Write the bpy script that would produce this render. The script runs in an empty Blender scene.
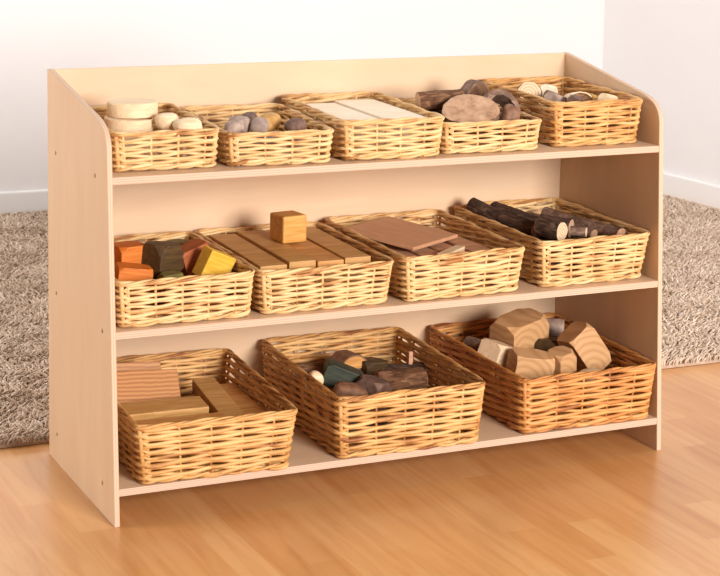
import bpy, bmesh, math, random
import numpy as np
from mathutils import Vector, Matrix, Euler

scene = bpy.context.scene
COL = scene.collection
PI = math.pi

# ------------------------------------------------------------------ helpers
def lin(c):
    return tuple((v/255/12.92 if v/255 <= .04045 else ((v/255+.055)/1.055)**2.4) for v in c) + (1.0,)

def mesh_obj(name, verts, faces, mats, parent=None, midx=None, smooth=False, tone=None, loc=None):
    me = bpy.data.meshes.new(name)
    me.from_pydata([tuple(v) for v in verts], [], faces)
    for m in (mats if isinstance(mats, (list, tuple)) else [mats]):
        me.materials.append(m)
    if midx is not None:
        me.polygons.foreach_set('material_index', midx)
    if smooth:
        me.polygons.foreach_set('use_smooth', [True]*len(me.polygons))
    if tone is not None:
        a = me.attributes.new('tone', 'FLOAT', 'POINT')
        a.data.foreach_set('value', tone)
    me.update()
    o = bpy.data.objects.new(name, me)
    COL.objects.link(o)
    if parent: o.parent = parent
    if loc is not None: o.location = loc
    return o

def bm_obj(name, bm, mats, parent=None, smooth=False):
    me = bpy.data.meshes.new(name)
    bm.normal_update()
    bm.to_mesh(me); bm.free()
    for m in (mats if isinstance(mats, (list, tuple)) else [mats]):
        me.materials.append(m)
    if smooth:
        me.polygons.foreach_set('use_smooth', [True]*len(me.polygons))
    o = bpy.data.objects.new(name, me)
    COL.objects.link(o)
    if parent: o.parent = parent
    return o

def empty(name, loc=(0, 0, 0), rot=(0, 0, 0)):
    o = bpy.data.objects.new(name, None)
    o.empty_display_size = .05
    COL.objects.link(o)
    o.location = loc; o.rotation_euler = rot
    return o

def tag(o, label, cat, group=None, kind=None):
    o['label'] = label; o['category'] = cat
    if group: o['group'] = group
    if kind: o['kind'] = kind
    return o

class Tubes:
    """collects round rods into one mesh"""
    def __init__(s): s.v = []; s.f = []; s.t = []; s.n = 0
    def add(s, pts, rad, sides=6, closed=False, tone=.5, ref=(0, 0, 1)):
        P = np.asarray(pts, float); n = len(P)
        if closed: T = np.roll(P, -1, 0)-np.roll(P, 1, 0)
        else: T = np.gradient(P, axis=0)
        T /= np.linalg.norm(T, axis=1)[:, None]+1e-12
        ref = np.asarray(ref, float)
        A = np.cross(T, ref); A /= np.linalg.norm(A, axis=1)[:, None]+1e-12
        B = np.cross(A, T)
        r = np.broadcast_to(np.asarray(rad, float), (n,))
        base = s.n
        for k in range(sides):
            a = 2*PI*k/sides
            s.v.append(P+(A*math.cos(a)+B*math.sin(a))*r[:, None])
        # vertex index = base + k*n + i
        m = n if closed else n-1
        for k in range(sides):
            k2 = (k+1) % sides
            for i in range(m):
                j = (i+1) % n
                s.f.append((base+k*n+i, base+k2*n+i, base+k2*n+j, base+k*n+j))
        if not closed:
            s.f.append(tuple(base+k*n for k in range(sides))[::-1])
            s.f.append(tuple(base+k*n+n-1 for k in range(sides)))
        tt = np.broadcast_to(np.asarray(tone, float), (n,))
        s.t.append(np.tile(tt, sides))
        s.n += n*sides
    def build(s, name, mat, parent):
        return mesh_obj(name, np.concatenate(s.v), s.f, mat, parent, smooth=True, tone=np.concatenate(s.t))

# ------------------------------------------------------------------ materials
def new_mat(name, rough=.6, spec=.4, coat=0):
    m = bpy.data.materials.new(name); m.use_nodes = True
    nt = m.node_tree; b = nt.nodes['Principled BSDF']
    b.inputs['Roughness'].default_value = rough
    b.inputs['Specular IOR Level'].default_value = spec
    b.inputs['Coat Weight'].default_value = coat
    return m, nt, b

def N(nt, t, **kw):
    n = nt.nodes.new(t)
    for k, v in kw.items():
        if k in n.inputs: n.inputs[k].default_value = v
        else: setattr(n, k, v)
    return n

def ramp(nt, stops):
    r = nt.nodes.new('ShaderNodeValToRGB')
    e = r.color_ramp.elements
    while len(e) < len(stops): e.new(.5)
    for q, (p, c) in zip(e, stops): q.position = p; q.color = lin(c)
    return r

def coords(nt, scale, rot=(0, 0, 0)):
    tc = nt.nodes.new('ShaderNodeTexCoord')
    mp = nt.nodes.new('ShaderNodeMapping')
    mp.inputs['Scale'].default_value = scale
    mp.inputs['Rotation'].default_value = rot
    nt.links.new(tc.outputs['Object'], mp.inputs['Vector'])
    return mp.outputs['Vector']

def bump(nt, b, fac, strength, dist):
    bp = N(nt, 'ShaderNodeBump', Strength=strength, Distance=dist)
    nt.links.new(fac, bp.inputs['Height']); nt.links.new(bp.outputs['Normal'], b.inputs['Normal'])

def noise_mat(name, stops, scale=(10, 10, 10), nscale=1.0, detail=5, dist=0, rough=.6, spec=.35, bmp=0, bd=.002, coat=0):
    m, nt, b = new_mat(name, rough, spec, coat)
    v = coords(nt, scale)
    n = N(nt, 'ShaderNodeTexNoise', Scale=nscale, Detail=detail, Distortion=dist)
    nt.links.new(v, n.inputs['Vector'])
    r = ramp(nt, stops); nt.links.new(n.outputs['Fac'], r.inputs['Fac'])
    nt.links.new(r.outputs['Color'], b.inputs['Base Color'])
    if bmp: bump(nt, b, n.outputs['Fac'], bmp, bd)
    return m

def ring_mat(name, stops, scale=40, distort=3, direction='X', rough=.55, bands=False, bmp=.15, loc=(0, 0, 0)):
    m, nt, b = new_mat(name, rough, .35)
    v = coords(nt, (1, 1, 1)); v.node.inputs['Location'].default_value = loc
    w = N(nt, 'ShaderNodeTexWave', Scale=scale, Distortion=distort, Detail=2)
    w.inputs['Detail Scale'].default_value = .6
    w.wave_type = 'BANDS' if bands else 'RINGS'
    if bands: w.bands_direction = direction
    else: w.rings_direction = direction
    nt.links.new(v, w.inputs['Vector'])
    r = ramp(nt, stops); nt.links.new(w.outputs['Fac'], r.inputs['Fac'])
    nt.links.new(r.outputs['Color'], b.inputs['Base Color'])
    if bmp: bump(nt, b, w.outputs['Fac'], bmp, .001)
    return m

M = {}
PLY = [(.25, (214, 179, 144)), (.5, (217, 184, 150)), (.75, (220, 189, 156))]
M['ply_v'] = noise_mat('birch_ply_vertical', PLY, (9, 9, 2), 2.2, 6, .6, rough=.5, spec=.3)
M['ply_h'] = noise_mat('birch_ply_horizontal', PLY, (2, 9, 9), 2.2, 6, .6, rough=.5, spec=.3)
M['edge_x'] = ring_mat('ply_edge_upright', [(.1, (196, 160, 132)), (.6, (207, 174, 148)), (1, (213, 182, 156))], 75, .4, 'X', .6, True, 0)
M['edge_z'] = ring_mat('ply_edge_level', [(.1, (190, 154, 130)), (.6, (200, 168, 145)), (1, (208, 178, 154))], 75, .4, 'Z', .6, True, 0)
M['screw'] = noise_mat('brass_screw', [(.3, (176, 138, 98)), (.7, (196, 158, 116))], (200, 200, 200), rough=.4)
M['wall'] = noise_mat('white_wall', [(.3, (230, 227, 227)), (.7, (234, 231, 231))], (2, 2, 2), rough=.8, spec=.15, bmp=.05)
M['baseboard'] = noise_mat('baseboard_paint', [(.3, (234, 232, 231)), (.7, (238, 236, 235))], (3, 3, 3), rough=.4, spec=.4)

def willow(name, stops, brown):
    m, nt, b = new_mat(name, .5, .4)
    at = N(nt, 'ShaderNodeAttribute', attribute_name='tone')
    v = coords(nt, (1, 1, 1))
    n = N(nt, 'ShaderNodeTexNoise', Scale=28, Detail=4)
    nt.links.new(v, n.inputs['Vector'])
    ma = N(nt, 'ShaderNodeMath', operation='MULTIPLY_ADD'); ma.inputs[1].default_value = 1.0; ma.inputs[2].default_value = -.5
    nt.links.new(n.outputs['Fac'], ma.inputs[0])
    ad = N(nt, 'ShaderNodeMath', operation='ADD'); nt.links.new(ma.outputs[0], ad.inputs[0]); nt.links.new(at.outputs['Fac'], ad.inputs[1])
    r = ramp(nt, stops); nt.links.new(ad.outputs[0], r.inputs['Fac'])
    nt.links.new(r.outputs['Color'], b.inputs['Base Color'])
    n2 = N(nt, 'ShaderNodeTexNoise', Scale=260, Detail=3); nt.links.new(v, n2.inputs['Vector'])
    bump(nt, b, n2.outputs['Fac'], .25, .001)
    return m
M['willow_pale'] = willow('pale_willow', [(.0, (164, 106, 54)), (.3, (212, 168, 110)), (.9, (230, 194, 142))], 0)
M['willow_gold'] = willow('golden_willow', [(.0, (142, 82, 38)), (.3, (198, 144, 82)), (.9, (222, 176, 114))], 0)
M['willow_amber'] = willow('amber_willow', [(.0, (126, 66, 28)), (.3, (186, 120, 60)), (.9, (212, 154, 90))], 0)

def floor_material():
    m, nt, b = new_mat('beech_floor', .30, .55)
    v = coords(nt, (1, 1, 1), (0, 0, PI/2))
    br = N(nt, 'ShaderNodeTexBrick', Scale=1.0)
    br.inputs['Color1'].default_value = (0, 0, 0, 1); br.inputs['Color2'].default_value = (1, 1, 1, 1)
    br.inputs['Mortar'].default_value = (.3, .3, .3, 1)
    br.inputs['Mortar Size'].default_value = .0006; br.inputs['Mortar Smooth'].default_value = .5
    br.inputs['Brick Width'].default_value = .46; br.inputs['Row Height'].default_value = .066
    br.offset = .37; br.offset_frequency = 2
    nt.links.new(v, br.inputs['Vector'])
    r = ramp(nt, [(0, (198, 141, 86)), (.35, (206, 151, 96)), (.7, (210, 159, 105)), (1, (202, 145, 90))])
    nt.links.new(br.outputs['Color'], r.inputs['Fac'])
    v2 = coords(nt, (30, 2.2, 30))
    n = N(nt, 'ShaderNodeTexNoise', Scale=1.5, Detail=7, Distortion=.8); nt.links.new(v2, n.inputs['Vector'])
    r2 = ramp(nt, [(.3, (236, 222, 208)), (.6, (255, 255, 255))]); nt.links.new(n.outputs['Fac'], r2.inputs['Fac'])
    mx = N(nt, 'ShaderNodeMix', data_type='RGBA', blend_type='MULTIPLY'); mx.inputs['Factor'].default_value = .8
    nt.links.new(r.outputs['Color'], mx.inputs['A']); nt.links.new(r2.outputs['Color'], mx.inputs['B'])
    # A and B of the colour sockets
    nt.links.new(r.outputs['Color'], mx.inputs[6]); nt.links.new(r2.outputs['Color'], mx.inputs[7])
    nt.links.new(mx.outputs[2], b.inputs['Base Color'])
    bump(nt, b, n.outputs['Fac'], .05, .0006)
    return m
M['floor'] = floor_material()

def rug_material():
    m, nt, b = new_mat('shag_yarn', .85, .15)
    at = N(nt, 'ShaderNodeAttribute', attribute_name='tone')
    r = ramp(nt, [(0, (176, 150, 126)), (.5, (210, 186, 164)), (1, (234, 214, 196))])
    nt.links.new(at.outputs['Fac'], r.inputs['Fac']); nt.links.new(r.outputs['Color'], b.inputs['Base Color'])
    return m
M['rug'] = rug_material()
M['rug_back'] = noise_mat('rug_backing', [(.3, (176, 152, 132)), (.7, (196, 172, 152))], (60, 60, 60), rough=.9, spec=.1)

# wood for the loose pieces
def grain(name, a, b_, c, bmp=.1, nscale=2.0, rough=.55):
    return noise_mat(name, [(.28, a), (.5, b_), (.74, c)], (6, 60, 60), nscale, 6, 1.2, rough=rough, spec=.35, bmp=bmp, bd=.001)
M['pale_wood'] = grain('pale_sawn_wood', (214, 180, 140), (228, 198, 160), (238, 214, 182))
M['cream_wood'] = grain('cream_limewood', (226, 204, 174), (234, 216, 190), (240, 226, 204))
M['tan_plank'] = grain('tan_plank_wood', (172, 122, 62), (190, 142, 82), (206, 160, 102))
M['honey_plank'] = grain('honey_plank_wood', (172, 112, 54), (198, 140, 78), (214, 162, 98))
M['brown_tile'] = grain('brown_tile_wood', (180, 128, 94), (192, 142, 106), (202, 154, 118))
M['pink_plank'] = grain('pinkish_plank_wood', (176, 126, 94), (198, 150, 116), (214, 170, 138))
M['yellow_wood'] = grain('yellow_stained_wood', (204, 154, 40), (222, 174, 60), (232, 190, 84))
M['orange_wood'] = grain('orange_stained_wood', (174, 86, 20), (200, 108, 32), (214, 126, 46))
M['rust_wood'] = grain('rust_red_wood', (140, 68, 34), (164, 88, 48), (182, 106, 64))
M['umber_wood'] = grain('dark_umber_wood', (54, 36, 18), (76, 54, 28), (94, 70, 38))
M['olive_wood'] = grain('olive_green_wood', (92, 84, 40), (116, 104, 54), (134, 122, 68))
M['ochre_cube'] = grain('ochre_cube_wood', (180, 120, 50), (202, 146, 72), (216, 164, 92))
M['green_black'] = grain('green_black_wood', (40, 44, 34), (56, 60, 48), (72, 74, 60))
M['dark_bark'] = noise_mat('dark_bark', [(.3, (46, 32, 26)), (.55, (84, 62, 50)), (.75, (122, 96, 78))], (30, 90, 90), 1.2, 8, 1.0, rough=.9, spec=.15, bmp=.9, bd=.003)
M['brown_bark'] = noise_mat('brown_bark', [(.3, (70, 44, 30)), (.55, (116, 80, 56)), (.75, (156, 116, 88))], (30, 90, 90), 1.2, 8, 1.0, rough=.9, spec=.15, bmp=.9, bd=.003)
M['grey_bark'] = noise_mat('grey_bark', [(.3, (92, 70, 58)), (.55, (134, 106, 90)), (.75, (170, 142, 124))], (40, 60, 60), 1.2, 8, 1.0, rough=.9, spec=.15, bmp=.8, bd=.002)
M['cut_brown'] = noise_mat('cut_face_brown', [(.3, (150, 110, 84)), (.5, (182, 142, 112)), (.7, (196, 160, 130))], (40, 40, 40), 1.2, 6, .6, rough=.8, spec=.2, bmp=.2)
M['cut_dark'] = noise_mat('cut_face_dark', [(.3, (92, 62, 44)), (.5, (120, 86, 62)), (.7, (142, 106, 80))], (40, 40, 40), 1.2, 6, .6, rough=.8, spec=.2, bmp=.2)
M['cut_pale'] = ring_mat('cut_face_pale', [(0, (204, 168, 130)), (.5, (218, 186, 150)), (1, (228, 200, 166))], 45, 4, 'X', .7)
M['ring_wood'] = ring_mat('figured_ash', [(0, (186, 138, 92)), (.3, (196, 149, 102)), (1, (203, 157, 111))], 22, 7, 'Y', .55, loc=(.02, 0, .035))
M['ring_wood_tan'] = ring_mat('figured_tan_ash', [(0, (168, 112, 64)), (.45, (198, 144, 92)), (1, (214, 166, 116))], 26, 6, 'Y', .55, loc=(.02, 0, .035))
M['larch_plank'] = ring_mat('bold_larch_grain', [(0, (162, 106, 60)), (.5, (182, 124, 74)), (1, (192, 136, 84))], 38, 3, 'Z', .55, True)
M['pebble_grey'] = noise_mat('grey_pebble_wood', [(.3, (136, 112, 100)), (.6, (176, 152, 138)), (.8, (200, 178, 164))], (40, 40, 40), 1.5, 6, rough=.7, bmp=.2)
M['pebble_dark'] = noise_mat('dark_pebble_wood', [(.3, (84, 60, 50)), (.6, (122, 92, 78)), (.8, (150, 118, 102))], (40, 40, 40), 1.5, 6, rough=.7, bmp=.2)
M['pebble_tan'] = noise_mat('tan_pebble_wood', [(.3, (164, 118, 60)), (.6, (196, 150, 86)), (.8, (212, 172, 112))], (40, 40, 40), 1.5, 6, rough=.6, bmp=.1)
M['pebble_brown'] = noise_mat('brown_pebble_wood', [(.3, (104, 68, 48)), (.6, (140, 100, 74)), (.8, (162, 122, 94))], (40, 40, 40), 1.5, 6, rough=.6, bmp=.1)

# ------------------------------------------------------------------ room
def box_mesh(name, lo, hi, mat, parent=None):
    x0, y0, z0 = lo; x1, y1, z1 = hi
    v = [(x, y, z) for x in (x0, x1) for y in (y0, y1) for z in (z0, z1)]
    f = [(0, 1, 3, 2), (4, 6, 7, 5), (0, 4, 5, 1), (2, 3, 7, 6), (0, 2, 6, 4), (1, 5, 7, 3)]
    return mesh_obj(name, v, f, mat, parent)
def struct(o): o['kind'] = 'structure'; return o
def prism(name, foot, z0, z1, mat):
    n = len(foot)
    v = [(x, y, z0) for x, y in foot]+[(x, y, z1) for x, y in foot]
    f = [tuple(range(n))[::-1], tuple(range(n, 2*n))]+[(i, (i+1) % n, n+(i+1) % n, n+i) for i in range(n)]
    return mesh_obj(name, v, f, mat)

CX, CY = 2.835, 2.83                     # the room's far right corner
DX, DY = .109, -.994                     # direction of the right wall
struct(box_mesh('floor', (-4, -6, -.05), (6, 3.2, 0), M['floor']))
struct(box_mesh('wall_back', (-4, CY, 0), (CX+.15, CY+.12, 2.6), M['wall']))
def along(t, off): return (CX+DX*t-DY*off, CY+DY*t+DX*off)
def wall_strip(o0, o1): return [along(0, o0), along(0, o1), along(6.5, o1), along(6.5, o0)]
struct(prism('wall_right', wall_strip(0, .12), 0, 2.6, M['wall']))
bb = prism('baseboard_back', [(-4, CY-.016), (CX-.016, CY-.016), (CX-.016, CY), (-4, CY)], 0, .088, M['baseboard']); struct(bb)
bb2 = prism('baseboard_right', wall_strip(-.016, 0), 0, .088, M['baseboard']); struct(bb2)
for q in (bb, bb2):
    bv = q.modifiers.new('bevel', 'BEVEL'); bv.width = .009; bv.segments = 4

# shaggy rug filling the floor behind the shelving
def make_rug():
    x0, x1, y0, y1 = -1.3, 2.80, .500, 2.805
    root = tag(empty('shag_rug', (.75, 1.6, 0)), 'beige shaggy rug on the floor behind the shelving unit, reaching the white walls', 'rug')
    foot = [(x0, y0+.012), (x1+.18, y0+.012), (x1, y1), (x0, y1)]
    b = prism('rug_backing', foot, .001, .008, M['rug_back']); b.parent = root; b.location = (-.75, -1.6, 0)
    rng = np.random.default_rng(5)
    step = .0078
    gx, gy = np.meshgrid(np.arange(x0, x1+.18, step), np.arange(y0+.012, y1, step))
    X = gx.ravel()+rng.uniform(-.006, .006, gx.size); Y = gy.ravel()+rng.uniform(-.004, .004, gx.size)
    keep = X < x1+.19*(y1-Y)/(y1-y0)-.012
    X, Y = X[keep], Y[keep]; n = len(X)
    ang = (np.sin(X*31+np.sin(Y*23)*2)+np.sin(Y*37+X*13))*1.6+rng.normal(0, .9, n)
    L = rng.uniform(.013, .023, n); lean = rng.uniform(.3, 1.1, n); r = rng.uniform(.0024, .0038, n)
    dx, dy = np.cos(ang)*lean, np.sin(ang)*lean
    dy = np.where(Y < y0+.03, np.abs(dy)*.4-.25, dy)
    dx = np.where(X > x1+.19*(y1-Y)/(y1-y0)-.04, -np.abs(dx), dx); dy = np.where(Y > y1-.03, -np.abs(dy), dy)
    base = np.stack([X, Y, np.full(n, .007)], 1)
    d1 = np.stack([dx*.5, dy*.5, np.ones(n)], 1); d1 /= np.linalg.norm(d1, axis=1)[:, None]
    d2 = np.stack([dx*1.5, dy*1.5, np.full(n, .55)], 1); d2 /= np.linalg.norm(d2, axis=1)[:, None]
    mid = base+d1*(L*.55)[:, None]; tip = mid+d2*(L*.5)[:, None]
    V = np.zeros((n, 10, 3))
    for k in range(3):
        a = PI*2/3*k
        o = np.stack([np.cos(a)*r, np.sin(a)*r, np.zeros(n)], 1)
        V[:, k] = base+o; V[:, 3+k] = mid+o*1.15; V[:, 6+k] = tip+o*.85
    V[:, 9] = tip+d2*(r*.8)[:, None]
    q = []
    for l in (0, 3):
        for k in range(3):
            q.append((l+k, l+(k+1) % 3, l+3+(k+1) % 3, l+3+k))
    t = [(6+k, 6+(k+1) % 3, 9) for k in range(3)]
    off = (np.arange(n)*10)[:, None, None]
    Q = (np.array(q)[None]+off).reshape(-1); T = (np.array(t)[None]+off).reshape(-1)
    me = bpy.data.meshes.new('pile')
    me.vertices.add(n*10); me.vertices.foreach_set('co', V.ravel())
    nq, nt_ = n*len(q), n*len(t)
    me.loops.add(len(Q)+len(T)); me.loops.foreach_set('vertex_index', np.concatenate([Q, T]).astype(np.int32))
    me.polygons.add(nq+nt_)
    me.polygons.foreach_set('loop_start', np.concatenate([np.arange(nq)*4, nq*4+np.arange(nt_)*3]).astype(np.int32))
    me.update(calc_edges=True)
    me.polygons.foreach_set('use_smooth', [True]*(nq+nt_))
    a = me.attributes.new('tone', 'FLOAT', 'POINT')
    tn = np.clip(.5+.2*np.sin(X*9+Y*5)*np.sin(Y*11)+rng.normal(0, .25, n), 0, 1)
    a.data.foreach_set('value', np.repeat(tn, 10).astype(np.float32))
    me.materials.append(M['rug'])
    o = bpy.data.objects.new('pile', me); COL.objects.link(o); o.parent = root; o.location = (-.75, -1.6, 0)
    o['kind'] = 'stuff'
make_rug()

# ------------------------------------------------------------------ shelving unit
W, D, H, TS, TZ = 1.2, .441, .797, .0105, .0135
LEAN = .07                                # the front edges lean back going up
Z1, Z2, Z3 = .070, .362, .645
def make_unit():
    root = tag(empty('shelving_unit', (W/2, D/2, 0)), 'low birch plywood shelving unit with three shelves holding rows of wicker baskets', 'shelving unit')
    prof = [(0, 0), (.694*LEAN, .694)]
    # rounded shoulder into the sloping top edge
    c0 = np.array(prof[1]); c1 = np.array((.045, .752)); c2 = np.array((.125, .7475))
    c1 = np.array((.052, .737))
    for t in np.linspace(.1, 1, 10):
        prof.append(tuple((1-t)**2*c0+2*t*(1-t)*c1+t*t*c2))
    prof += [(D-.014, H), (D, H), (D, 0)]
    for side, x0 in ((0, 0), (1, W-TS)):
        n = len(prof)
        v = [(x0-W/2, y-D/2, z) for y, z in prof]+[(x0+TS-W/2, y-D/2, z) for y, z in prof]
        f = [tuple(range(n)), tuple(range(n, 2*n))[::-1]]+[((i+1) % n, i, n+i, n+(i+1) % n) for i in range(n)]
        p = mesh_obj('side_panel', v, f, [M['ply_v'], M['edge_x']], root, midx=[0, 0]+[1]*n)
        bv = p.modifiers.new('bevel', 'BEVEL'); bv.width = .0012; bv.segments = 2; bv.limit_method = 'ANGLE'
        for zz in (Z1, Z2, Z3):
            for yy in (.075+.045*(zz > .6), .382):
                T = Tubes(); xo = (-.0006 if side == 0 else W+.0006)
                T.add([(xo-W/2+s, yy-D/2, zz-.008) for s in ((.0012, -.0002) if side == 0 else (-.0012, .0002))], .0042, 12, tone=.5)
                T.build('screw', M['screw'], p)
    # back panel and shelves
    b = box_mesh('back_panel', (TS-W/2, D-.010-D/2, .0005), (W-TS-W/2, D-.0005-D/2, H-.001), M['ply_h'], root)
    for z in (Z1, Z2, Z3):
        yf = LEAN*z+.0008
        lo = (TS-W/2, yf-D/2, z-TZ); hi = (W-TS-W/2, D-.010-D/2, z)
        x0, y0, z0 = lo; x1, y1, z1 = hi
        v = [(x, y, q) for x in (x0, x1) for y in (y0, y1) for q in (z0, z1)]
        f = [(0, 1, 3, 2), (4, 6, 7, 5), (0, 4, 5, 1), (2, 3, 7, 6), (0, 2, 6, 4), (1, 5, 7, 3)]
        mesh_obj('shelf', v, f, [M['ply_h'], M['edge_z']], root, midx=[1, 1, 1, 1, 0, 0])
make_unit()

# ------------------------------------------------------------------ wicker baskets
def rrect(w, d, r, step):
    """points, outward normals and arc length of a rounded rectangle, counter-clockwise from the front left"""
    segs = []
    hw, hd = w/2, d/2
    def line(a, b, n):
        L = math.hypot(b[0]-a[0], b[1]-a[1]); k = max(2, int(L/step))
        for i in range(k):
            t = i/k; segs.append((a[0]+(b[0]-a[0])*t, a[1]+(b[1]-a[1])*t, n[0], n[1]))
    def arc(cx, cy, a0):
        for i in range(4):
            a = a0+PI/2*i/4; segs.append((cx+r*math.cos(a), cy+r*math.sin(a), math.cos(a), math.sin(a)))
    line((-hw+r, -hd), (hw-r, -hd), (0, -1)); arc(hw-r, -hd+r, -PI/2)
    line((hw, -hd+r), (hw, hd-r), (1, 0)); arc(hw-r, hd-r, 0)
    line((hw-r, hd), (-hw+r, hd), (0, 1)); arc(-hw+r, hd-r, PI/2)
    line((-hw, hd-r), (-hw, -hd+r), (-1, 0)); arc(-hw+r, -hd+r, PI)
    A = np.array(segs); P, Nn = A[:, :2], A[:, 2:]
    d_ = np.linalg.norm(np.roll(P, -1, 0)-P, axis=1); s = np.concatenate([[0], np.cumsum(d_)[:-1]])
    return P, Nn, s, d_.sum()

def smooth_noise(rng, s, total, n, amp):
    k = rng.normal(0, 1, n); ph = s/total*n; i = np.floor(ph).astype(int) % n; f = ph-np.floor(ph); f = f*f*(3-2*f)
    return amp*(k[i]*(1-f)+k[(i+1) % n]*f)

def basket(label, group, w, d, h, cx, cy, z, rot, flare, rows, mat, seed, stake_gap=.048, rise=.06):
    """w, d: outer size at the base; h: height"""
    rng = np.random.default_rng(seed)
    root = tag(empty('wicker_basket', (cx, cy, z), (0, 0, math.radians(rot))), label, 'basket', group)
    def lift(T):                                          # the willow walls stand a little higher towards the back
        for V in T.v: V[:, 2] *= 1+rise*np.clip((V[:, 1]+d/2)/d, 0, 1)
        return T
    th = .0065                                            # half wall thickness
    w0, d0 = w-2*th, d-2*th
    foot_h, rim_h = .0065, .0075
    rr = .016
    _, _, _, per = rrect(w0, d0, rr, .006)
    ns = 2*int(round(per/stake_gap/2))+1                  # odd, so each row swaps sides
    body = Tubes()
    H0, H1 = foot_h, h-rim_h+.001
    dz = (H1-H0)/rows
    wob = [smooth_noise(rng, np.linspace(0, 1, 200), 1, 9, .0012) for _ in range(3)]
    for j in range(rows):
        t = (H0+(j+.5)*dz)/h
        P, Nn, s, tot = rrect(w0+2*flare*t, d0+2*flare*t, rr, .0062)
        u = s/tot
        ph = PI*ns*u+PI*j
        off = .0028*np.sin(ph)
        r = dz*.5*rng.uniform(1.06, 1.27)*(1+smooth_noise(rng, s, tot, 17, .12))
        r = np.clip(r, .0024, .0058)
        zz = H0+(j+.5)*dz+smooth_noise(rng, s, tot, 23, .0009)-.0022*np.cos(ph)
        zz += np.interp(u, np.linspace(0, 1, 200), wob[0])*(j/rows)
        pts = np.column_stack([P+Nn*off[:, None], zz])
        tn = np.clip(rng.uniform(.3, .88)+smooth_noise(rng, s, tot, 29, .15), 0, 1)
        body.add(pts, r, 6, True, tn)
    # stakes, on the wall line between the rods
    P, Nn, s, tot = rrect(w0, d0, rr, .002)
    P2, _, s2, tot2 = rrect(w0+2*flare, d0+2*flare, rr, .002)
    for k in range(ns):
        u = (k+.0)/ns % 1
        a = np.array([np.interp(u*tot, s, P[:, i]) for i in (0, 1)]); b = np.array([np.interp(u*tot2, s2, P2[:, i]) for i in (0, 1)])
        body.add([(*(a+(b-a)*q), .002+(h-.006)*q) for q in (0, .33, .66, 1)], .0026, 6, False, rng.uniform(.1, .5), (1, .3, 0))
    lift(body).build('woven_wall', mat, root)
    # corner posts
    for sx, sy in ((-1, -1), (1, -1), (1, 1), (-1, 1)):
        T = Tubes()
        e0 = rr*.29
        pts = [(sx*(w0/2+flare*q-e0), sy*(d0/2+flare*q-e0), .002+(h-.004)*q) for q in (0, .5, 1)]
        T.add(pts, .0048, 8, False, .35, (1, .3, 0)); lift(T).build('corner_post', mat, root)
    # plaited rim and foot border: strands twisted round the wall line
    def twist(name, zc, t, strands, hr, r, pitch, tone0):
        T = Tubes()
        P, Nn, s, tot = rrect(w0+2*flare*t, d0+2*flare*t, rr, .004)
        turns = round(tot/pitch)
        for q in range(strands):
            a = 2*PI*turns*s/tot+2*PI*q/strands
            pts = np.column_stack([P+Nn*(hr*1.15*np.cos(a))[:, None], zc+hr*.75*np.sin(a)+smooth_noise(rng, s, tot, 19, .0009)])
            T.add(pts, r*(1+smooth_noise(rng, s, tot, 25, .1)), 6, True, np.clip(tone0+smooth_noise(rng, s, tot, 25, .2), 0, 1))
        lift(T).build(name, mat, root)
    twist('rim', h-.0055, 1, 3, .0034, .0029, .12, .35)
    twist('foot_border', .0064, .04, 2, .0040, .0032, .09, .5)
    # woven base
    T = Tubes()
    nb = int((d0-.02)/.0105)
    for k in range(nb):
        y = -d0/2+.012+k*(d0-.024)/(nb-1)
        xs = np.linspace(-w0/2+.003, w0/2-.003, 15)
        T.add([(x, y, .008+.0016*math.sin(PI*i*1.0+PI*k+.01)) for i, x in enumerate(xs)], .0042, 6, False, rng.uniform(.2, .7))
    for k in range(5):
        x = -w0/2+w0*(k+.5)/5
        T.add([(x, y, .007) for y in np.linspace(-d0/2+.006, d0/2-.006, 6)], .0035, 6, False, .3)
    T.build('woven_base', mat, root)
    return root

BASKETS = {}
def put(key, label, group, x0, x1, yfront, depth, z, h, rot, flare, rows, mat, seed, gap=.054):
    w = x1-x0
    a = math.radians(rot)
    mx, my = (x0+x1)/2, yfront                          # middle of the front edge
    cx, cy = mx-math.sin(a)*depth/2, my+math.cos(a)*depth/2
    BASKETS[key] = (cx, cy, z, w, depth, h)
    basket(label, group, w, depth, h, cx, cy, z+.0005, rot, flare, rows, M[mat], seed, gap)

GT, GM, GB = 'small wicker baskets on the top shelf', 'medium wicker baskets on the middle shelf', 'large wicker baskets on the bottom shelf'
put('T1', 'small pale wicker basket at the left end of the top shelf, holding pale wood discs', GT, .026, .229, .084, .318, Z3, .076, -2, .006, 10, 'willow_pale', 1)
put('T2', 'low pale wicker basket on the top shelf holding small grey and brown pebbles', GT, .244, .454, .068, .332, Z3, .067, -4, .006, 9, 'willow_pale', 2)
put('T3', 'pale wicker basket in the middle of the top shelf, filled with cream flat boards', GT, .479, .692, .064, .346, Z3, .081, -2, .006, 11, 'willow_pale', 3)
put('T4', 'low wicker basket on the top shelf heaped with large brown log slices', GT, .703, .919, .074, .330, Z3, .065, -3, .006, 9, 'willow_pale', 4)
put('T5', 'tall golden wicker basket at the right end of the top shelf, holding small bark slices', GT, .960, .165+1, .084, .328, Z3, .096, -2, .008, 12, 'willow_gold', 5)
put('M1', 'wicker basket at the left end of the middle shelf, holding coloured wooden blocks', GM, .021, .287, .040, .358, Z2, .090, 0, .006, 13, 'willow_pale', 6)
put('M2', 'wicker basket on the middle shelf packed with tan planks under a wooden cube', GM, .304, .577, .044, .366, Z2, .088, 0, .009, 13, 'willow_pale', 7)
put('M3', 'wicker basket on the middle shelf holding a large brown square tile', GM, .605, .869, .038, .370, Z2, .095, 1, .010, 13, 'willow_pale', 8)
put('M4', 'wicker basket at the right end of the middle shelf, filled with dark bark branches', GM, .921, .173+1, .050, .363, Z2, .101, 1, .012, 14, 'willow_pale', 9)
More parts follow.
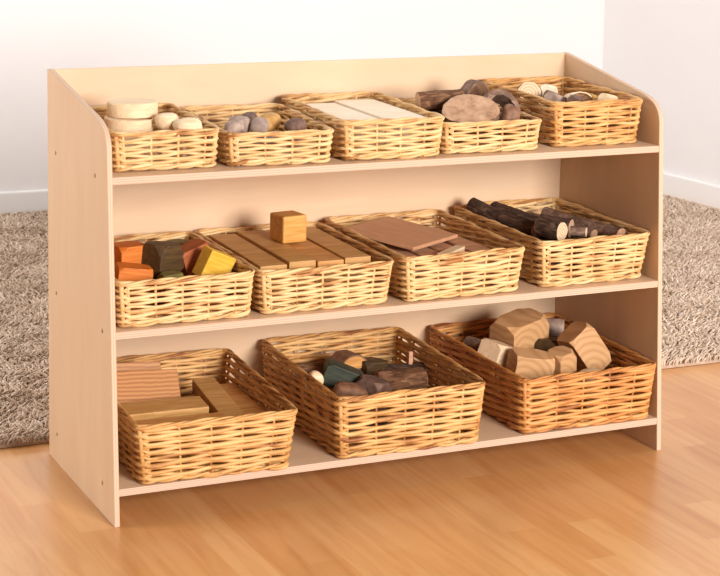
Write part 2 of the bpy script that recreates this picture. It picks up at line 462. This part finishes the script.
put('B1', 'large wicker basket at the left end of the bottom shelf, holding thick planks', GB, .050, .348, -.002, .408, Z1, .121, -2.5, .014, 15, 'willow_gold', 10, .060)
put('B2', 'large wicker basket in the middle of the bottom shelf, holding dark logs and stones', GB, .450, .763, -.003, .416, Z1, .129, -1.5, .009, 16, 'willow_gold', 11, .060)
put('B3', 'large amber wicker basket at the right end of the bottom shelf, heaped with faceted blocks', GB, .862, .176+1, .004, .412, Z1, .122, 0, .010, 15, 'willow_amber', 12, .060)

# ------------------------------------------------------------------ the loose pieces
def hull(pts, bevel=.0012, seg=1):
    bm = bmesh.new()
    for p in pts: bm.verts.new(p)
    r = bmesh.ops.convex_hull(bm, input=bm.verts[:])
    junk = [g for g in r['geom_interior'] if isinstance(g, bmesh.types.BMVert)]
    if junk: bmesh.ops.delete(bm, geom=junk, context='VERTS')
    loose = [v for v in bm.verts if not v.link_faces]
    if loose: bmesh.ops.delete(bm, geom=loose, context='VERTS')
    bmesh.ops.dissolve_limit(bm, angle_limit=.03, verts=bm.verts[:], edges=bm.edges[:])
    if bevel: bmesh.ops.bevel(bm, geom=bm.edges[:], offset=bevel, segments=seg, affect='EDGES', profile=.6)
    bmesh.ops.recalc_face_normals(bm, faces=bm.faces[:])
    return bm

def chunk_bm(size, seed, cut=(.18, .42), bevel=.0016):
    """box with every corner cut off to a slanted facet"""
    rnd = random.Random(seed); hx, hy, hz = [s/2 for s in size]
    pts = []
    for sx in (-1, 1):
        for sy in (-1, 1):
            for sz in (-1, 1):
                for ax in range(3):
                    p = [sx*hx, sy*hy, sz*hz]; p[ax] *= 1-2*rnd.uniform(*cut)
                    pts.append(p)
    return hull(pts, bevel, 2)

def block_bm(size, bevel=.002):
    bm = bmesh.new(); bmesh.ops.create_cube(bm, size=1)
    bmesh.ops.scale(bm, vec=size, verts=bm.verts)
    bmesh.ops.bevel(bm, geom=bm.edges[:], offset=bevel, segments=2, affect='EDGES', profile=.6)
    return bm

def pebble_bm(size, seed, rough=.13):
    rnd = random.Random(seed)
    bm = bmesh.new(); bmesh.ops.create_icosphere(bm, subdivisions=3, radius=.5)
    ph = [rnd.uniform(0, 6) for _ in range(6)]
    for v in bm.verts:
        c = v.co*2
        k = 1+rough*(math.sin(c.x*2.6+ph[0])*math.cos(c.y*2.2+ph[1])+.6*math.sin(c.z*3.1+ph[2]+c.x*1.7))
        c = Vector([math.copysign(abs(q)**.82, q) for q in c])*.5*k
        v.co = (c.x*size[0], c.y*size[1], c.z*size[2])
    return bm

def finish(o, label, cat, group, loc, rot):
    o.location = loc; o.rotation_euler = [math.radians(a) for a in rot]
    return tag(o, label, cat, group)

def log(name, label, cat, group, L, r, loc, rot, bark, cut, seed, ry=None, slant=0.0, bend=0.0, knob=0):
    """log lying along its local x axis: bark with a cut face at each end"""
    rnd = random.Random(seed); ry = ry or r
    root = finish(empty(name), label, cat, group, loc, rot)
    nseg = max(3, int(L/.008)); sd = 22
    ph = [rnd.uniform(0, 6) for _ in range(4)]
    V = []; F = []
    for i in range(nseg+1):
        t = i/nseg; x = (t-.5)*L
        for k in range(sd):
            a = 2*PI*k/sd
            m = 1+.05*math.sin(2*a+ph[0])+.035*math.sin(3*a+ph[1]+t*2)+.03*math.sin(9*t+ph[2])+rnd.uniform(-.025, .025)
            y = r*m*math.cos(a); z = ry*m*math.sin(a)
            V.append((x+slant*z*(1 if i == nseg else t), y, z+bend*(4*(t-.5)**2-.5)))
    for i in range(nseg):
        for k in range(sd):
            k2 = (k+1) % sd
            F.append((i*sd+k, (i+1)*sd+k, (i+1)*sd+k2, i*sd+k2))
    mesh_obj('bark', V, F, bark, root, smooth=True)
    for i, sg in ((0, -1), (nseg, 1)):
        ring = V[i*sd:(i+1)*sd]; c = np.mean(ring, axis=0)
        vv = list(ring)+[tuple(c+(np.array(p)-c)*.93+np.array((sg*.0012, 0, 0))) for p in ring]+[tuple(c+np.array((sg*.0014, 0, 0)))]
        ff = []
        for k in range(sd):
            k2 = (k+1) % sd
            ff.append((k, k2, sd+k2, sd+k)); ff.append((sd+k, sd+k2, 2*sd))
        if sg < 0: ff = [f[::-1] for f in ff]
        mesh_obj('cut_face', vv, ff, cut, root)
    return root

def half_slice(name, label, cat, group, r, th, loc, rot, bark, cut, seed, ry=None, cover=180):
    """half of a log slice: a flat sawn half disc with bark along its round edge; flat edge down, axis along y"""
    rnd = random.Random(seed); ry = ry or r
    root = finish(empty(name), label, cat, group, loc, rot)
    n = 16; a0 = (180-cover)/2
    out = []
    for k in range(n+1):
        a = math.radians(a0+cover*k/n); m = 1+rnd.uniform(-.03, .03)
        out.append((r*m*math.cos(a), ry*m*math.sin(a)))
    kin = .9 if cut else .76
    body_in = [(x*kin, y*kin) for x, y in out]
    V = [(x, -th/2, z) for x, z in out]+[(x, th/2, z) for x, z in out]+[(x, -th/2, z) for x, z in body_in]+[(x, th/2, z) for x, z in body_in]
    m = n+1; F = []
    for k in range(n):
        F += [(k, k+1, m+k+1, m+k), (2*m+k+1, 2*m+k, 3*m+k, 3*m+k+1), (k, 2*m+k, 2*m+k+1, k+1), (m+k, m+k+1, 3*m+k+1, 3*m+k)]
    F += [(0, m, 3*m, 2*m), (n, 2*m+n, 3*m+n, m+n)]
    mesh_obj('bark', V, F, bark, root)
    if cut is None: return root
    V = [(x*.998, -th/2*.97, z*.998) for x, z in body_in]+[(x*.998, th/2*.97, z*.998) for x, z in body_in]
    F = [tuple(range(m))[::-1], tuple(range(m, 2*m))]+[(k, k+1, m+k+1, m+k) for k in range(n)]+[(n, 0, m, m+n)]
    mesh_obj('sawn_face', V, F, cut, root)
    return root

def disc(name, label, cat, group, rx, ry, th, loc, rot, mat):
    bm = bmesh.new()
    bmesh.ops.create_cone(bm, cap_ends=True, segments=48, radius1=.5, radius2=.5, depth=1)
    bmesh.ops.scale(bm, vec=(2*rx, 2*ry, th), verts=bm.verts)
    ed = [e for e in bm.edges if all(abs(abs(v.co.z)-th/2) < 1e-5 for v in e.verts) and e.verts[0].co.z*e.verts[1].co.z > 0]
    bmesh.ops.bevel(bm, geom=ed, offset=.002, segments=2, affect='EDGES', profile=.5)
    o = bm_obj(name, bm, mat); return finish(o, label, cat, group, loc, rot)

def piece(name, bm, mat, label, cat, group, loc, rot=(0, 0, 0), smooth=False):
    return finish(bm_obj(name, bm, mat, smooth=smooth), label, cat, group, loc, rot)

CREATED = {}
def put_in(key, o):
    CREATED.setdefault(key, []).append(o); return o

def chunk(key, size, seed, mat, label, loc, rot=(0, 0, 0), group=None, name='wooden_block', cat='wooden block', cut=(.18, .42)):
    return put_in(key, piece(name, chunk_bm(size, seed, cut), M[mat], label, cat, group, loc, rot))
def board(key, size, mat, label, loc, rot=(0, 0, 0), group=None, name='wooden_plank', cat='plank', bevel=.0018):
    return put_in(key, piece(name, block_bm(size, bevel), M[mat], label, cat, group, loc, rot))
def pebble(key, size, seed, mat, label, loc, rot=(0, 0, 0), group=None, name='wooden_pebble', cat='pebble'):
    return put_in(key, piece(name, pebble_bm(size, seed), M[mat], label, cat, group, loc, rot, True))
def lg(key, label, L, r, loc, rot, bark, cut, seed, group=None, name='bark_log', cat='log', **kw):
    return put_in(key, log(name, label, cat, group, L, r, loc, rot, M[bark], M[cut], seed, **kw))

# --- top shelf, left end: pale discs and pebbles
G = 'pale discs in the left top basket'
put_in('T1', disc('wooden_disc', 'pale round wood disc on top of the pile in the left top basket', 'wooden disc', G, .049, .045, .028, (.106, .225, .7435), (0, 0, 5), M['pale_wood']))
put_in('T1', disc('wooden_disc', 'pale wood disc lying under another disc in the left top basket', 'wooden disc', G, .047, .045, .025, (.092, .205, .7160), (0, 2, 0), M['pale_wood']))
G = 'pale pebbles beside the pale discs'
pebble('T1', (.044, .040, .040), 3, 'pale_wood', 'small round pale wooden pebble touching the pale discs in the left top basket', (.156, .165, .724), (0, 0, 20), G)
pebble('T1', (.060, .050, .034), 4, 'pale_wood', 'wide flat pale wooden pebble at the right side of the left top basket', (.184, .125, .719), (0, 0, -10), G)
# --- top shelf, second: grey and brown pebbles
G = 'small pebbles in the low second basket'
pebble('T2', (.030, .030, .028), 11, 'pebble_grey', 'small pinkish grey pebble at the left end of the second top basket', (.270, .125, .711), (0, 0, 0), G)
pebble('T2', (.042, .038, .036), 12, 'pebble_grey', 'grey wooden pebble second from the left in the second top basket', (.301, .165, .711), (0, 15, 30), G)
pebble('T2', (.044, .036, .034), 13, 'pebble_grey', 'grey faceted pebble in the middle of the second top basket, left of the tan one', (.337, .145, .709), (10, 0, 60), G)
pebble('T2', (.048, .040, .034), 14, 'pebble_tan', 'tan yellow wooden pebble in the second top basket', (.377, .195, .709), (0, -10, 10), G)
pebble('T2', (.040, .034, .032), 15, 'pebble_dark', 'dark brown pebble at the right front of the second top basket', (.405, .135, .708), (0, 10, 0), G)
pebble('T2', (.038, .036, .030), 16, 'pebble_dark', 'dark grey pebble at the back of the second top basket', (.345, .225, .712), (0, 0, 45), G)
# --- top shelf, middle: cream boards
G = 'cream boards in the middle top basket'
board('T3', (.088, .27, .014), 'cream_wood', 'left cream flat board in the middle basket of the top shelf', (.545, .237, .7085), (0, 0, -2), G, 'wooden_board', 'board')
board('T3', (.090, .27, .014), 'cream_wood', 'right cream flat board in the middle basket of the top shelf', (.638, .242, .7115), (0, 0, -2), G, 'wooden_board', 'board')
# --- top shelf, fourth: log slices
G = 'log slices in the low fourth basket'
lg('T4', 'grey brown log chunk at the left back of the heaped fourth top basket', .085, .023, (.768, .235, .731), (0, -4, -14), 'brown_bark', 'cut_brown', 21, G, 'log_chunk', 'log', ry=.021, slant=.5)
lg('T4', 'large oval log slice lying tilted on the front of the heaped fourth top basket', (.024), .060, (.800, .155, .714), (0, -60, -112), 'grey_bark', 'cut_brown', 22, G, 'log_slice', 'log slice', ry=.046)
put_in('T4', half_slice('half_log_slice', 'half log slice standing upright at the back of the fourth top basket', 'log slice', G, .029, .034, (.872, .275, .722), (0, 14, 6), M['grey_bark'], M['cut_dark'], 23, .044))
put_in('T4', half_slice('bark_shell', 'curved hollow bark piece at the right end of the fourth top basket', 'bark piece', G, .043, .044, (.884, .185, .699), (-24, 0, 2), M['grey_bark'], None, 24, .055, 210))
pebble('T4', (.038, .036, .044), 25, 'pebble_brown', 'brown rounded wood piece under the curved bark in the fourth top basket', (.878, .128, .708), (0, 12, 0), G, 'wood_nugget', 'wood piece')
# --- top shelf, right end: bark slices
G = 'small slices in the right top basket'
lg('T5', 'round pale slice with a dark bark ring at the left of the right top basket', .010, .027, (.992, .250, .734), (0, -28, -118), 'brown_bark', 'cut_pale', 31, G, 'log_slice', 'log slice')
chunk('T5', (.044, .034, .026), 32, 'pebble_grey', 'grey angular chip beside the ringed slice in the right top basket', (1.022, .190, .728), (10, 15, 30), G, 'wood_chip', 'wood piece')
put_in('T5', half_slice('half_log_slice', 'half slice with dark face and pale rim in the right top basket', 'log slice', G, .037, .022, (1.078, .19, .719), (-12, 4, 6), M['pale_wood'], M['brown_bark'], 33, .024))
chunk('T5', (.034, .030, .028), 34, 'cream_wood', 'small cream chip at the back of the right top basket', (1.072, .30, .728), (0, 20, 40), G, 'wood_chip', 'wood piece')
chunk('T5', (.036, .026, .024), 35, 'pebble_brown', 'small brown chip in the middle of the right top basket, behind the half slice', (1.044, .245, .726), (20, 0, 70), G, 'wood_chip', 'wood piece')
chunk('T5', (.040, .030, .026), 37, 'pale_wood', 'pale angular chip right of the half slice in the right top basket', (1.128, .150, .727), (0, 18, 25), G, 'wood_chip', 'wood piece')
chunk('T5', (.032, .026, .030), 38, 'pebble_dark', 'dark chip between the ringed slice and the half slice of the right top basket', (1.046, .150, .726), (12, 0, 50), G, 'wood_chip', 'wood piece')
pebble('T5', (.046, .030, .022), 36, 'pebble_tan', 'tan chip lying by the right wall of the right top basket', (1.125, .225, .722), (0, 0, 20), G, 'wood_chip', 'wood piece')
# --- middle shelf, left end: coloured blocks
G = 'coloured blocks in the left middle basket'
chunk('M1', (.058, .054, .046), 41, 'orange_wood', 'deep orange faceted block on top at the left end of the middle shelf', (.091, .205, .461), (0, 0, 12), G, cut=(.12, .3))
chunk('M1', (.066, .052, .036), 42, 'orange_wood', 'bright orange block low at the front left of the left middle basket', (.078, .135, .440), (0, 8, -6), G, cut=(.12, .3))
chunk('M1', (.068, .060, .062), 43, 'umber_wood', 'dark umber faceted block in the left middle basket beside the orange ones', (.150, .180, .455), (0, 6, 28), G)
chunk('M1', (.042, .032, .020), 44, 'olive_wood', 'small olive block lying before the dark umber block', (.146, .115, .433), (0, 0, 10), G)
chunk('M1', (.046, .044, .050), 45, 'olive_wood', 'olive block behind the rust red one in the left middle basket', (.212, .262, .444), (0, 0, 30), G)
chunk('M1', (.064, .044, .058), 46, 'rust_wood', 'rust red block behind the yellow block in the left middle basket', (.219, .195, .446), (0, -16, 14), G, cut=(.08, .22))
chunk('M1', (.060, .034, .058), 47, 'yellow_wood', 'yellow block leaning at the right of the left middle basket', (.239, .130, .446), (8, 24, 12), G, cut=(.03, .1))
# --- middle shelf, second: planks and a cube
G = 'tan planks in the second middle basket'
for lab, x, z, ry, mat in (('leftmost tan plank beside the left rim of the cube basket', .347, .440, 0, 'tan_plank'), ('wide tan plank left of the cube in the second middle basket', .407, .444, 0, 'tan_plank'),
                      ('tan plank directly under the wooden cube in the second middle basket', .467, .4405, 0, 'honey_plank'), ('rightmost tan plank beside the right rim of the cube basket', .525, .443, 0, 'tan_plank')):
    board('M2', (.0555, .300, .018), mat, lab, (x, .232, z), (0, ry, -1.5), G)
board('M2', (.056, .056, .056), 'ochre_cube', 'ochre wooden cube sitting on the tan planks of the middle shelf', (.448, .262, .4815), (0, 0, 8), None, 'wooden_cube', 'cube', .005)
# --- middle shelf, third: tile and planks
G = 'pinkish planks under the square tile'
board('M3', (.178, .170, .008), 'brown_tile', 'large square brown wooden tile on top of the third middle basket', (.708, .272, .4485), (0, 5, -60), None, 'wooden_tile', 'tile')
board('M3', (.048, .300, .018), 'pink_plank', 'pinkish plank along the right wall of the third middle basket', (.823, .215, .424), (0, 0, 1), G)
board('M3', (.050, .290, .018), 'pink_plank', 'pinkish plank half covered by the brown square tile', (.768, .210, .421), (0, 0, 2), G)
board('M3', (.050, .290, .018), 'pink_plank', 'pinkish plank under the middle of the brown square tile', (.713, .212, .4205), (0, 0, 2), G)
board('M3', (.050, .290, .018), 'pink_plank', 'pinkish plank under the left edge of the brown square tile', (.657, .212, .4205), (0, 0, 1), G)
board('M3', (.090, .022, .012), 'pale_wood', 'short pale plank lying across the front of the third middle basket', (.742, .110, .4385), (0, 0, 38), None)
# --- middle shelf, right end: bark branches
G = 'bark branches in the right middle basket'
lg('M4', 'long dark bark branch along the left rim of the right middle basket', .185, .0165, (.962, .285, .461), (0, 8, -70), 'dark_bark', 'cut_brown', 51, G, 'bark_branch', 'branch', bend=.004)
lg('M4', 'dark branch lying parallel and right of the long left branch', .150, .0165, (1.001, .285, .459), (0, 7, -70), 'dark_bark', 'cut_brown', 52, G, 'bark_branch', 'branch')
lg('M4', 'short thick dark log with a pale cut end in the right middle basket', .056, .0215, (.996, .145, .462), (0, 4, -64), 'dark_bark', 'cut_pale', 53, G, 'bark_log', 'log')
lg('M4', 'dark log behind the pale ended one in the right middle basket', .070, .019, (1.050, .215, .452), (0, 4, -52), 'dark_bark', 'cut_brown', 54, G, 'bark_log', 'log')
lg('M4', 'small grey twig piece right of the pale cut end', .032, .0105, (1.050, .122, .458), (0, 0, -40), 'grey_bark', 'cut_pale', 55, G, 'twig_piece', 'twig')
lg('M4', 'brown bark stick along the right wall of the right middle basket', .240, .0135, (1.130, .235, .446), (0, 1, -79), 'grey_bark', 'cut_brown', 56, G, 'bark_branch', 'branch', bend=.003)
lg('M4', 'thin brown stick lying left of the right wall stick', .190, .011, (1.092, .260, .440), (0, 2, -74), 'grey_bark', 'cut_brown', 57, G, 'bark_branch', 'branch')
# --- bottom shelf, left end: thick planks
G = 'thick planks in the left bottom basket'
chunk('B1', (.142, .050, .100), 61, 'larch_plank', 'thick bold grained plank leaning at the left back of the left bottom basket', (.138, .255, .158), (-32, 2, -3), G, 'wooden_plank', 'plank', (.03, .07))
chunk('B1', (.130, .034, .070), 62, 'larch_plank', 'darker plank top behind the bold grained plank', (.128, .318, .178), (-20, 3, -2), G, 'wooden_plank', 'plank', (.03, .08))
board('B1', (.175, .062, .020), 'tan_plank', 'tan plank lying across the middle of the left bottom basket', (.140, .150, .164), (4, 0, -2), G)
board('B1', (.190, .058, .020), 'honey_plank', 'tan plank lying across the front of the left bottom basket', (.150, .075, .152), (4, 0, -2), G)
board('B1', (.046, .220, .022), 'tan_plank', 'raised plank lying lengthwise near the middle of the left bottom basket', (.268, .175, .158), (4, 0, -4), G)
board('B1', (.050, .250, .020), 'honey_plank', 'low plank lying lengthwise by the right wall of the left bottom basket', (.322, .190, .141), (0, 0, -3), G)
# --- bottom shelf, middle: dark logs and stones
G = 'dark pieces in the middle bottom basket'
lg('B2', 'thick bark log with a hollow dark end at the right of the middle bottom basket', .098, .029, (.668, .175, .158), (0, -2, -8), 'brown_bark', 'cut_brown', 71, G, 'bark_log', 'log', ry=.027)
pebble('B2', (.070, .054, .042), 72, 'pebble_brown', 'brown rounded stone at the front left of the middle bottom basket', (.530, .125, .162), (0, 8, -10), G, 'wooden_stone', 'stone')
chunk('B2', (.080, .050, .046), 73, 'green_black', 'greenish black block behind the brown rounded stone', (.548, .205, .172), (0, 22, -20), G, cut=(.1, .25))
put_in('B2', half_slice('half_log_slice', 'orange brown half round piece at the back of the middle bottom basket', 'log slice', G, .036, .05, (.606, .300, .163), (0, 0, 10), M['pebble_brown'], M['honey_plank'], 74, .030))
lg('B2', 'brown bark log at the back left of the middle bottom basket', .070, .020, (.508, .270, .168), (0, 0, -20), 'brown_bark', 'cut_brown', 75, G, 'bark_log', 'log')
pebble('B2', (.029, .027, .032), 76, 'pale_wood', 'small pale ball against the left wall of the middle bottom basket', (.482, .185, .181), (0, 0, 0), G, 'wooden_ball', 'ball')
chunk('B2', (.064, .056, .046), 77, 'pebble_dark', 'dark rough block between the brown stone and the thick bark log', (.592, .150, .156), (10, 10, 35), G)
chunk('B2', (.060, .050, .050), 78, 'umber_wood', 'dark umber block at the back centre of the middle bottom basket', (.655, .290, .150), (0, 6, 12), G)
lg('B2', 'dark log lying by the back right corner of the middle bottom basket', .090, .020, (.722, .270, .145), (0, 0, -14), 'dark_bark', 'cut_brown', 79, G, 'bark_log', 'log')
chunk('B2', (.010, .010, .028), 80, 'pink_plank', 'tiny pale peg standing up behind the thick bark log', (.733, .262, .179), (0, 0, 0), G, 'wooden_peg', 'peg')
# --- bottom shelf, right end: faceted natural blocks
G = 'faceted blocks in the right bottom basket'
chunk('B3', (.110, .075, .074), 81, 'ring_wood', 'large figured block on top at the back of the right bottom basket', (.998, .262, .207), (6, -8, 16), G, cut=(.15, .35))
chunk('B3', (.062, .056, .044), 82, 'pale_wood', 'small pale block at the left of the right bottom basket', (.911, .205, .187), (8, 18, 25), G, cut=(.1, .25))
chunk('B3', (.086, .058, .060), 83, 'ring_wood', 'wide figured block at the front left of the right bottom basket', (.950, .130, .173), (8, 8, -10), G, cut=(.15, .35))
chunk('B3', (.052, .048, .062), 84, 'ring_wood', 'upright figured block in the front middle of the right bottom basket', (1.022, .128, .171), (4, -8, 18), G, cut=(.15, .35))
lg('B3', 'short pinkish log at the back right of the right bottom basket', .050, .021, (1.110, .310, .197), (0, 0, -30), 'pebble_grey', 'pink_plank', 85, G, 'bark_log', 'log')
chunk('B3', (.066, .062, .102), 86, 'ring_wood', 'tall figured block leaning left at the right of the right bottom basket', (1.104, .165, .186), (-10, -34, 10), G, cut=(.12, .3))
pebble('B3', (.058, .040, .026), 87, 'pale_wood', 'flat pale piece at the front right of the right bottom basket, below the leaning block', (1.068, .078, .156), (0, 0, 0), G)
chunk('B3', (.056, .050, .050), 88, 'umber_wood', 'dark brown block deep between the large and the leaning figured blocks', (1.054, .228, .172), (0, 10, 40), G)
lg('B3', 'pale log end at the left back of the right bottom basket', .050, .019, (.922, .315, .170), (0, 0, -60), 'grey_bark', 'cut_pale', 89, G, 'bark_log', 'log')

# --- the buried lower layers that carry what shows on top
UNDER = {'T1': ('wooden_disc', 'wooden disc', 'chunk', 'pale_wood', 'pale wood piece buried under the discs and pebbles of the left top basket'),
 'T2': ('wooden_pebble', 'pebble', 'pebble', 'pebble_grey', 'grey pebble buried in the lower layer of the second top basket'),
 'T3': ('wooden_board', 'board', 'block', 'cream_wood', 'cream board buried under the top boards of the middle top basket'),
 'T4': ('log_chunk', 'log', 'chunk', 'brown_bark', 'brown wood chunk buried under the log slices of the fourth top basket'),
 'T5': ('wood_chip', 'wood piece', 'chunk', 'pebble_brown', 'brown wood chunk buried under the slices of the right top basket'),
 'M1': ('wooden_block', 'wooden block', 'chunk', 'rust_wood', 'rust brown block buried under the coloured blocks of the left middle basket'),
 'M2': ('wooden_plank', 'plank', 'block', 'tan_plank', 'tan plank buried in the lower layer of the cube basket'),
 'M3': ('wooden_plank', 'plank', 'block', 'pink_plank', 'pinkish plank buried in the lower layer of the tile basket'),
 'M4': ('bark_log', 'log', 'chunk', 'dark_bark', 'dark log buried under the bark branches of the right middle basket'),
 'B1': ('wooden_plank', 'plank', 'block', 'tan_plank', 'tan plank buried in the lower layer of the left bottom basket'),
 'B2': ('bark_log', 'log', 'chunk', 'pebble_dark', 'dark wood block buried in the lower layer of the middle bottom basket'),
 'B3': ('wooden_block', 'wooden block', 'chunk', 'ring_wood_tan', 'tan block buried in the lower layer of the right bottom basket')}
bpy.context.view_layer.update()
def world_box(o):
    pts = [q.matrix_world @ v.co for q in [o]+list(o.children) if q.type == 'MESH' for v in q.data.vertices]
    A = np.array(pts); return A.min(0), A.max(0)
for key, items in CREATED.items():
    nm, cat, shape, mat, label = UNDER[key]
    zb = BASKETS[key][2]+.0140
    boxes = [world_box(o) for o in items]
    for i, (lo, hi) in enumerate(boxes):
        if lo[2]-zb < .009: continue
        c = (lo+hi)/2
        if any(j != i and abs(l2[2]-zb) < lo[2] and h2[2] <= lo[2]+.006 and l2[0] < c[0] < h2[0] and l2[1] < c[1] < h2[1] for j, (l2, h2) in enumerate(boxes)):
            continue                                   # already lies on another piece
        k = .9 if shape == 'block' else .62
        w, d, h = (hi[0]-lo[0])*k, (hi[1]-lo[1])*k, lo[2]-zb-.0003
        bm = {'chunk': lambda: chunk_bm((w, d, h), 900+i, (.10, .2)), 'pebble': lambda: pebble_bm((w*1.2, d*1.2, h), 900+i, .04), 'block': lambda: block_bm((w, d, h))}[shape]()
        piece(nm, bm, M[mat], label, cat, 'lower layer, '+label.split(' buried ')[1], (c[0], c[1], zb+h/2), (0, 0, 0), shape == 'pebble')


# ------------------------------------------------------------------ light
world = bpy.data.worlds.new('room_light'); scene.world = world; world.use_nodes = True
bg = world.node_tree.nodes['Background']
bg.inputs['Color'].default_value = (1.0, .965, .94, 1); bg.inputs['Strength'].default_value = .20

def area(name, loc, target, size, sizey, power, color=(1, 1, 1)):
    l = bpy.data.lights.new(name, 'AREA'); l.shape = 'RECTANGLE'; l.size = size; l.size_y = sizey
    l.energy = power; l.color = color
    o = bpy.data.objects.new(name, l); COL.objects.link(o); o.location = loc
    o.rotation_euler = (Vector(target)-Vector(loc)).to_track_quat('-Z', 'Y').to_euler()
    return o
area('softbox_key', (1.35, -4.8, 1.7), (.6, .3, .4), 1.6, 1.5, 300, (1, .97, .94))
area('fill_light_left', (-3.0, 1.2, 1.5), (0, .4, .3), 1.4, 1.6, 62, (1, .97, .93))  # added fill, no actual window; brightens the outer face of the left side panel
area('ceiling_softbox', (1.2, 1.5, 2.9), (1.2, 1.5, 0), 2.6, 2.0, 33, (1, .98, .96))

# ------------------------------------------------------------------ camera
yaw, pit, rol = .441, -.161, .022
fwd = Vector((math.sin(yaw)*math.cos(pit), math.cos(yaw)*math.cos(pit), math.sin(pit)))
right = Vector((math.cos(yaw), -math.sin(yaw), 0)); up = right.cross(fwd)
r2 = math.cos(rol)*right+math.sin(rol)*up; u2 = -math.sin(rol)*right+math.cos(rol)*up
cam = bpy.data.cameras.new('camera'); co = bpy.data.objects.new('camera', cam); COL.objects.link(co)
co.matrix_world = Matrix(((r2.x, u2.x, -fwd.x, -.975), (r2.y, u2.y, -fwd.y, -3.085), (r2.z, u2.z, -fwd.z, 1.245), (0, 0, 0, 1)))
cam.sensor_width = 36; cam.lens = 36*1831.452/720
cam.shift_y = -(288-143.972)/720
cam.clip_start = .05
scene.camera = co
vs = scene.view_settings
vs.view_transform = 'Standard'; vs.look = 'None'; vs.gamma = 1; vs.use_curve_mapping = False
vs.exposure = .36
